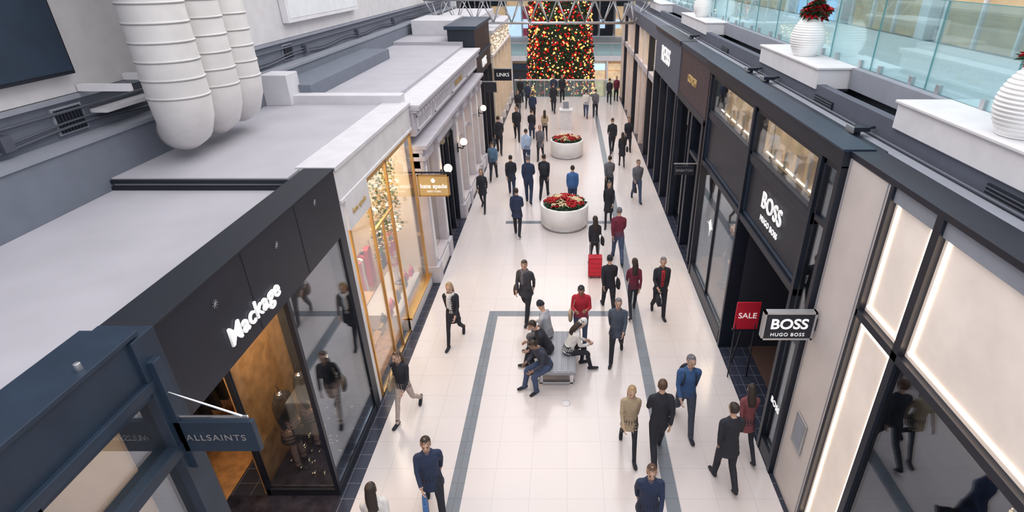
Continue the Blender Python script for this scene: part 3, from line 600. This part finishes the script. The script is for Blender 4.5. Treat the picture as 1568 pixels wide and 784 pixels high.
    for s,(a,fl) in zip((-1,1),P['legs']):
        hip=V((s*.088,0,.90)); d=V((s*.02 if not sit else s*.12,math.sin(a),-math.cos(a))).normalized(); kn=hip+d*.43
        a2=a-fl; d2=V((0,math.sin(a2),-math.cos(a2))); an=kn+d2*.41
        add([(V((s*.08,0,.95)),.075,.085),(hip+d*.06,.092*lw,.098*lw),(hip+d*.22,.080*lw,.087*lw),(kn,.060*lw,.064*lw),(kn+d2*.13-V((0,.01,0)),.058*lw,.066*lw),(an-d2*.08,.051*lw,.056*lw),(an+d2*.02,.050*lw,.056*lw)],mb_,n=14)
        fp=(a2*.8 if a2<-.15 else (-.0 if a2<.15 else a2*.25)); fp=min(.25,max(-.7,fp))
        fd=V((s*.12,math.cos(fp),math.sin(fp))).normalized(); dn=V((0,math.sin(fp),-math.cos(fp)))
        A=an+dn*.035
        add([(A-fd*.065,.030,.036),(A-fd*.02,.038,.045),(A+fd*.05+dn*.008,.040,.038),(A+fd*.12+dn*.018,.044,.028),(A+fd*.18+dn*.022,.034,.022)],msh,n=12)
        add([(an-d2*.05,.036,.04),(A,.036,.04)],msh,n=10,k=1)
    hands=[]
    for s,(sw,ab,el) in zip((-1,1),P['arms']):
        sh=V((s*.170*fm,-.005,1.385)); d=V((s*math.sin(ab),math.sin(sw),-math.cos(sw))).normalized(); e=sh+d*.27
        a2=sw+el; inn=-s*(.05+.35*min(1,el/1.6)); d2=V((inn,math.sin(a2),-math.cos(a2))).normalized(); w=e+d2*.24
        sk=1.0*fm
        add([(T((s*.07,0,1.425)),.045,.05),(T((s*.12*fm,0,1.412)),.052,.055),(T(sh),.058*sk,.060*sk),(T(sh+d*.13),.053*sk,.055*sk),(T(e),.044*sk,.047*sk)],mt,n=12)
        add([(T(e-d*.02),.043*sk,.045*sk),(T(e+d2*.10),.042*sk,.044*sk),(T(w),.034,.036)],mt,n=12)
        D=RL@d2; W=T(w); side=(RL@V((-s,0,0))); side=(side-D*side.dot(D)).normalized(); wv=side.cross(D)
        if wv.y<0: wv=-wv
        add([(W-D*.02,.020,.026),(W+D*.02,.016,.034),(W+D*.06,.014,.040),(W+D*.088,.012,.038)],ms,n=12,ref=side)
        for q,(off,L) in enumerate(((.030,.068),(.010,.078),(-.010,.072),(-.029,.056))):
            r0=W+D*.078+wv*off; p1=r0+D*L*.42+side*.004; p2=p1+(D*.8+side*.55).normalized()*L*.32; p3=p2+(D*.45+side*.85).normalized()*L*.26
            hands.append(([r0,p1,p2,p3],[.0095,.009,.008,.0065]))
        r0=W+D*.03+wv*.030; p1=r0+(D*.6+wv*.6+side*.3).normalized()*.035; p2=p1+(D*.9+side*.45).normalized()*.028
        hands.append(([r0,p1,p2],[.012,.010,.008]))
        if s==1: HAND=W+D*.10
    vs=[];fs=[];src=[];mats=[]
    for v,f,m in parts:
        o=len(vs); vs+=v; fs+=[tuple(i+o for i in q) for q in f]
        if m not in mats: mats.append(m)
        src+=[mats.index(m)]*len(v)
    me=bpy.data.meshes.new('tmp'); me.from_pydata([tuple(v) for v in vs],[],fs)
    ob=bpy.data.objects.new('tmp',me); COL.objects.link(ob)
    r=ob.modifiers.new('r','REMESH'); r.mode='VOXEL'; r.voxel_size=vox; r.adaptivity=0
    sm=ob.modifiers.new('s','SMOOTH'); sm.factor=.5; sm.iterations=2
    dg=bpy.context.evaluated_depsgraph_get(); m2=bpy.data.meshes.new_from_object(ob.evaluated_get(dg)); bpy.data.objects.remove(ob)
    kd=kdtree.KDTree(len(vs))
    for i,v in enumerate(vs): kd.insert(v,i)
    kd.balance()
    B=MB(name)
    for m in mats: B.mi(m)
    B.v=[tuple(v.co) for v in m2.vertices]
    for p in m2.polygons:
        B.f.append(tuple(p.vertices)); B.m.append(src[kd.find(p.center)[1]]); B.sm.append(True)
    bpy.data.meshes.remove(m2); bpy.data.meshes.remove(me)
    for pts,rs in hands: B.tube(pts,rs,ms,7)
    for pts,rr,m in extra:
        if len(pts)==1: B.ball(pts[0],rr,m,8)
        else: B.tube(pts,rr,m,6)
    if bag:
        kind,bc=bag; bm=cloth(bc,.5); hx=HAND
        if kind=='hand':
            c=hx+V((0,0,-.22))
            B.add([(c.x-.05,c.y-.15,c.z-.12),(c.x+.05,c.y-.15,c.z-.12),(c.x+.05,c.y+.15,c.z-.12),(c.x-.05,c.y+.15,c.z-.12),(c.x-.03,c.y-.12,c.z+.1),(c.x+.03,c.y-.12,c.z+.1),(c.x+.03,c.y+.12,c.z+.1),(c.x-.03,c.y+.12,c.z+.1)],[(0,3,2,1),(4,5,6,7),(0,1,5,4),(1,2,6,5),(2,3,7,6),(3,0,4,7)],bm)
            B.tube([c+V((0,-.09,.09)),hx+V((0,-.03,0)),hx+V((0,.03,0)),c+V((0,.09,.09))],.008,bm,6)
        elif kind=='back':
            B.add(*sweep([(T((0,-.17,1.02)),.13,.06),(T((0,-.19,1.10)),.15,.09),(T((0,-.19,1.28)),.145,.085),(T((0,-.16,1.40)),.10,.05)],n=14),bm,True)
            for s in (-1,1): B.tube([T((s*.09,-.12,1.38)),T((s*.095,.0,1.465)),T((s*.10,.12,1.36)),T((s*.12,.13,1.2)),T((s*.15,.0,1.06))],.013,bm,6)
        elif kind=='shoulder':
            c=T((.25,.02,.92)); B.add(*sweep([(c+V((0,0,-.14)),.05,.14),(c,.06,.15),(c+V((0,0,.09)),.04,.12)],n=14),bm,True)
            B.tube([c+V((-.01,.1,.08)),T((.16,.10,1.3)),T((.11,0,1.465)),T((.15,-.11,1.3)),c+V((-.01,-.1,.08))],.008,bm,6)
    if headless: B.tube([T((0,0,1.52)),T((0,0,1.62)),T((.03,0,1.66)),T((.0,0,1.70)),T((-.03,0,1.67))],.008,'black_panel',6)
    sc=h/1.75; mz=min(v[2] for v in B.v)
    B.v=[((v[0])*sc,(v[1])*sc,(v[2]-mz)*sc) for v in B.v]
    o=B.build(); o.location=(x,y,z0); o.rotation_euler=(0,0,math.radians(head))
    return o
K=(.02,.022,.032); N=(.025,.04,.09); J=(.06,.09,.17); G=(.14,.14,.16); W=(.72,.70,.68); RD=(.42,.02,.04); MR=(.15,.02,.045); BL=(.05,.15,.38); TN=(.42,.33,.22); BR=(.09,.05,.03)
PP=[
(-2.1,5.95,1.68,195,'walk1',N,K,dict(bag=('hand',BL),coat=.72)),
(-3.1,8.1,1.62,165,'walk2',K,(.5,.42,.38),dict(fem=True,longhair=True,bag=('shoulder',TN),hair=BR)),
(-2.65,5.1,1.65,20,'walk2',W,G,dict(fem=True,longhair=True)),
(-2.6,10.5,1.66,180,'walk2',K,K,dict(inner=W,scarf=W,fem=True,longhair=True,hair=(.3,.2,.1),coat=.7)),
(-1.0,11.5,1.68,170,'walk1',(.05,.05,.06),K,dict(scarf=G,coat=.78,bag=('shoulder',BR))),
(-1.6,16.3,1.62,0,'walk3',N,K,dict(coat=.72)),
(-3.0,18.4,1.58,175,'walk1',K,K,dict(fem=True,longhair=True,coat=.75)),
(-3.0,21.6,1.62,5,'walk2',(.08,.16,.26),K,dict()),
(-2.1,19.8,1.62,0,'walk1',K,N,dict(coat=.75)),
(-1.4,19.1,1.80,0,'walk3',N,N,dict(hair=G)),
(-1.75,23.2,1.72,2,'walk1',(.38,.50,.68),N,dict()),
(-.85,19.6,1.72,0,'walk2',K,K,dict(bag=('back',K))),
(.2,18.5,1.62,0,'stand',BL,N,dict()),
(1.5,14.5,1.74,0,'walk1',MR,J,dict(hair=G)),
(.8,14.15,1.60,5,'walk3',K,K,dict(fem=True,longhair=True,bag=('shoulder',K))),
(1.4,17.1,1.6,180,'walk2',K,K,dict(fem=True,longhair=True,coat=.6)),
(1.6,19.8,1.6,0,'walk1',G,K,dict()),
(1.05,11.8,1.62,0,'walk1',K,K,dict(bag=('shoulder',K),hair=K)),
(1.65,11.7,1.58,0,'walk2',MR,K,dict(fem=True,longhair=True)),
(2.3,11.6,1.66,180,'walk3',K,K,dict(inner=(.5,.02,.03),coat=.8,bag=('hand',K),hair=G)),
(1.1,9.9,1.62,165,'walk2',(.07,.09,.13),K,dict(hair=G,coat=.76)),
(.32,10.35,1.66,175,'phone',RD,J,dict(bag=('shoulder',TN),hair=K,skin='skinB')),
(1.1,7.2,1.58,180,'walk1',TN,K,dict(fem=True,longhair=True,hair=(.35,.24,.12),coat=.75)),
(1.6,7.1,1.74,0,'walk2',K,K,dict(hair=BR)),
(2.2,7.8,1.76,180,'walk1',(.04,.10,.24),(.05,.06,.09),dict(hair=G,bag=('back',K))),
(2.65,6.55,1.70,0,'walk3',K,K,dict(coat=.72,bag=('hand',K))),
(3.15,7.2,1.55,0,'walk1',(.20,.06,.07),K,dict(fem=True,longhair=True,coat=.7)),
(1.2,5.5,1.62,180,'walk2',N,K,dict(hair=BR,coat=.75)),
(2.6,19.3,1.62,180,'walk1',G,J,dict(bag=('hand',K))),
(2.1,25.2,1.68,0,'walk2',K,K,dict()),
(2.9,25.7,1.60,180,'walk1',K,K,dict(coat=.7)),
(2.4,23.3,1.50,5,'walk3',K,K,dict(fem=True,coat=.6,longhair=True,bag=('shoulder',K))),
(-2.5,27.4,1.74,180,'walk1',K,K,dict()),(-1.75,27.4,1.55,0,'walk2',K,N,dict(coat=.7)),(-1.1,27.4,1.5,0,'walk3',TN,K,dict(fem=True,longhair=True)),
(-3.15,25.2,1.78,0,'walk1',K,K,dict()),(-.8,33.4,1.75,0,'walk1',K,K,dict(coat=.7)),(-.3,36.2,1.7,180,'stand',K,K,dict()),(-.85,36.6,1.6,180,'stand',N,K,dict(coat=.7)),
(-2.4,34.6,1.6,0,'walk2',N,K,dict()),(-2.95,35.9,1.65,0,'walk2',K,K,dict()),(1.1,32.1,1.6,0,'walk1',W,J,dict()),(1.65,32.3,1.6,0,'walk2',G,K,dict()),(2.7,35.8,1.6,0,'walk1',K,K,dict()),(3.2,36.6,1.55,180,'stand',MR,K,dict()),
(-2.8,32.1,1.6,180,'walk1',K,G,dict(coat=.7)),(-1.9,31.0,1.68,0,'walk3',N,K,dict()),(-1.2,24.3,1.6,180,'walk2',G,K,dict(coat=.7)),
]
for (x,y,h,hd,ps,tp,bt,kw) in PP:
    vox=.013 if y<13 else (.019 if y<21 else .026)
    person('woman' if kw.get('fem') else 'man',x,y,h,hd+rnd(-6,6),ps,tp,bt,vox=vox,**kw)
person('seated_man',-.42,10.08,1.68,70,'sit',(.40,.42,.47),G,hat=K,vox=.012,inner=K)
person('seated_woman',.02,9.5,1.66,-75,'sitlean',W,K,hat=W,vox=.012,longhair=True,fem=True)
person('seated_man',-.40,9.55,1.68,100,'sitlean',K,K,vox=.012)
person('seated_man',-.42,9.05,1.62,125,'sitlean',(.04,.045,.07),J,vox=.012,skin='skinB')
for x,y,hd in ((-4.6,6.78,-100),(-4.5,7.25,-80),(-4.2,7.75,-100)):
    person('mannequin',x,y,1.78,hd,'mann',(.012,.014,.02),(.30,.2,.17),coat=.55,z0=.2,headless=True,vox=.014,fem=True,scarf=K)
person('mannequin',-4.45,12.5,1.7,-90,'mann',(.6,.15,.22),W,coat=.6,z0=.42,vox=.018,fem=True)
person('mannequin',4.15,11.3,1.75,90,'mann',K,K,coat=.8,z0=.36,vox=.018)
person('mannequin',4.15,12.4,1.75,90,'mann',N,G,coat=.8,z0=.36,vox=.018)
b=MB('wheeled_suitcase'); b.box(.60,.98,13.45,13.68,.06,.66,'red_cloth'); b.box(.62,.96,13.43,13.45,.12,.6,'sale_red')
for z in (.2,.34,.48): b.box(.63,.95,13.42,13.43,z,z+.03,'red_cloth')
for x in (.66,.9): b.tube([(x,13.66,.66),(x,13.75,1.0)],.01,'chrome',6); b.tube([(x,13.50,.04),(x+.03,13.50,.04)],.04,'black_matte',10); b.tube([(x,13.64,.04),(x+.03,13.64,.04)],.04,'black_matte',10)
b.tube([(.66,13.75,1.0),(.9,13.75,1.0)],.014,'black_matte',6); b.build(.02)

# ---------------------------------------------------------------- light, world, camera
w=bpy.data.worlds.new('sky'); scene.world=w; w.use_nodes=True; nt=w.node_tree; bg=nt.nodes['Background']
bg.inputs[0].default_value=(.91,.92,1.0,1); bg.inputs[1].default_value=1.05
def big(loc,sx,sy,e,rot,name):
    l=bpy.data.lights.new(name,'AREA'); l.shape='RECTANGLE'; l.size=sx; l.size_y=sy; l.energy=e; l.color=(1,.96,.92)
    o=bpy.data.objects.new(name,l); COL.objects.link(o); o.location=loc; o.rotation_euler=rot
big((0,18,15),8,44,2300,(0,0,0),'skylight_vault'); big((0,56,12),20,20,1200,(0,0,0),'atrium_skylight')
cd=bpy.data.cameras.new('camera'); cd.sensor_width=36; cd.lens=844/1568*36; cd.shift_x=-84/1568; cd.clip_end=300
co=bpy.data.objects.new('camera',cd); COL.objects.link(co); co.location=(0,0,7.8); co.rotation_euler=(H90-math.atan2(444,844),0,0); scene.camera=co
scene.view_settings.view_transform='Standard'; scene.view_settings.look='None'
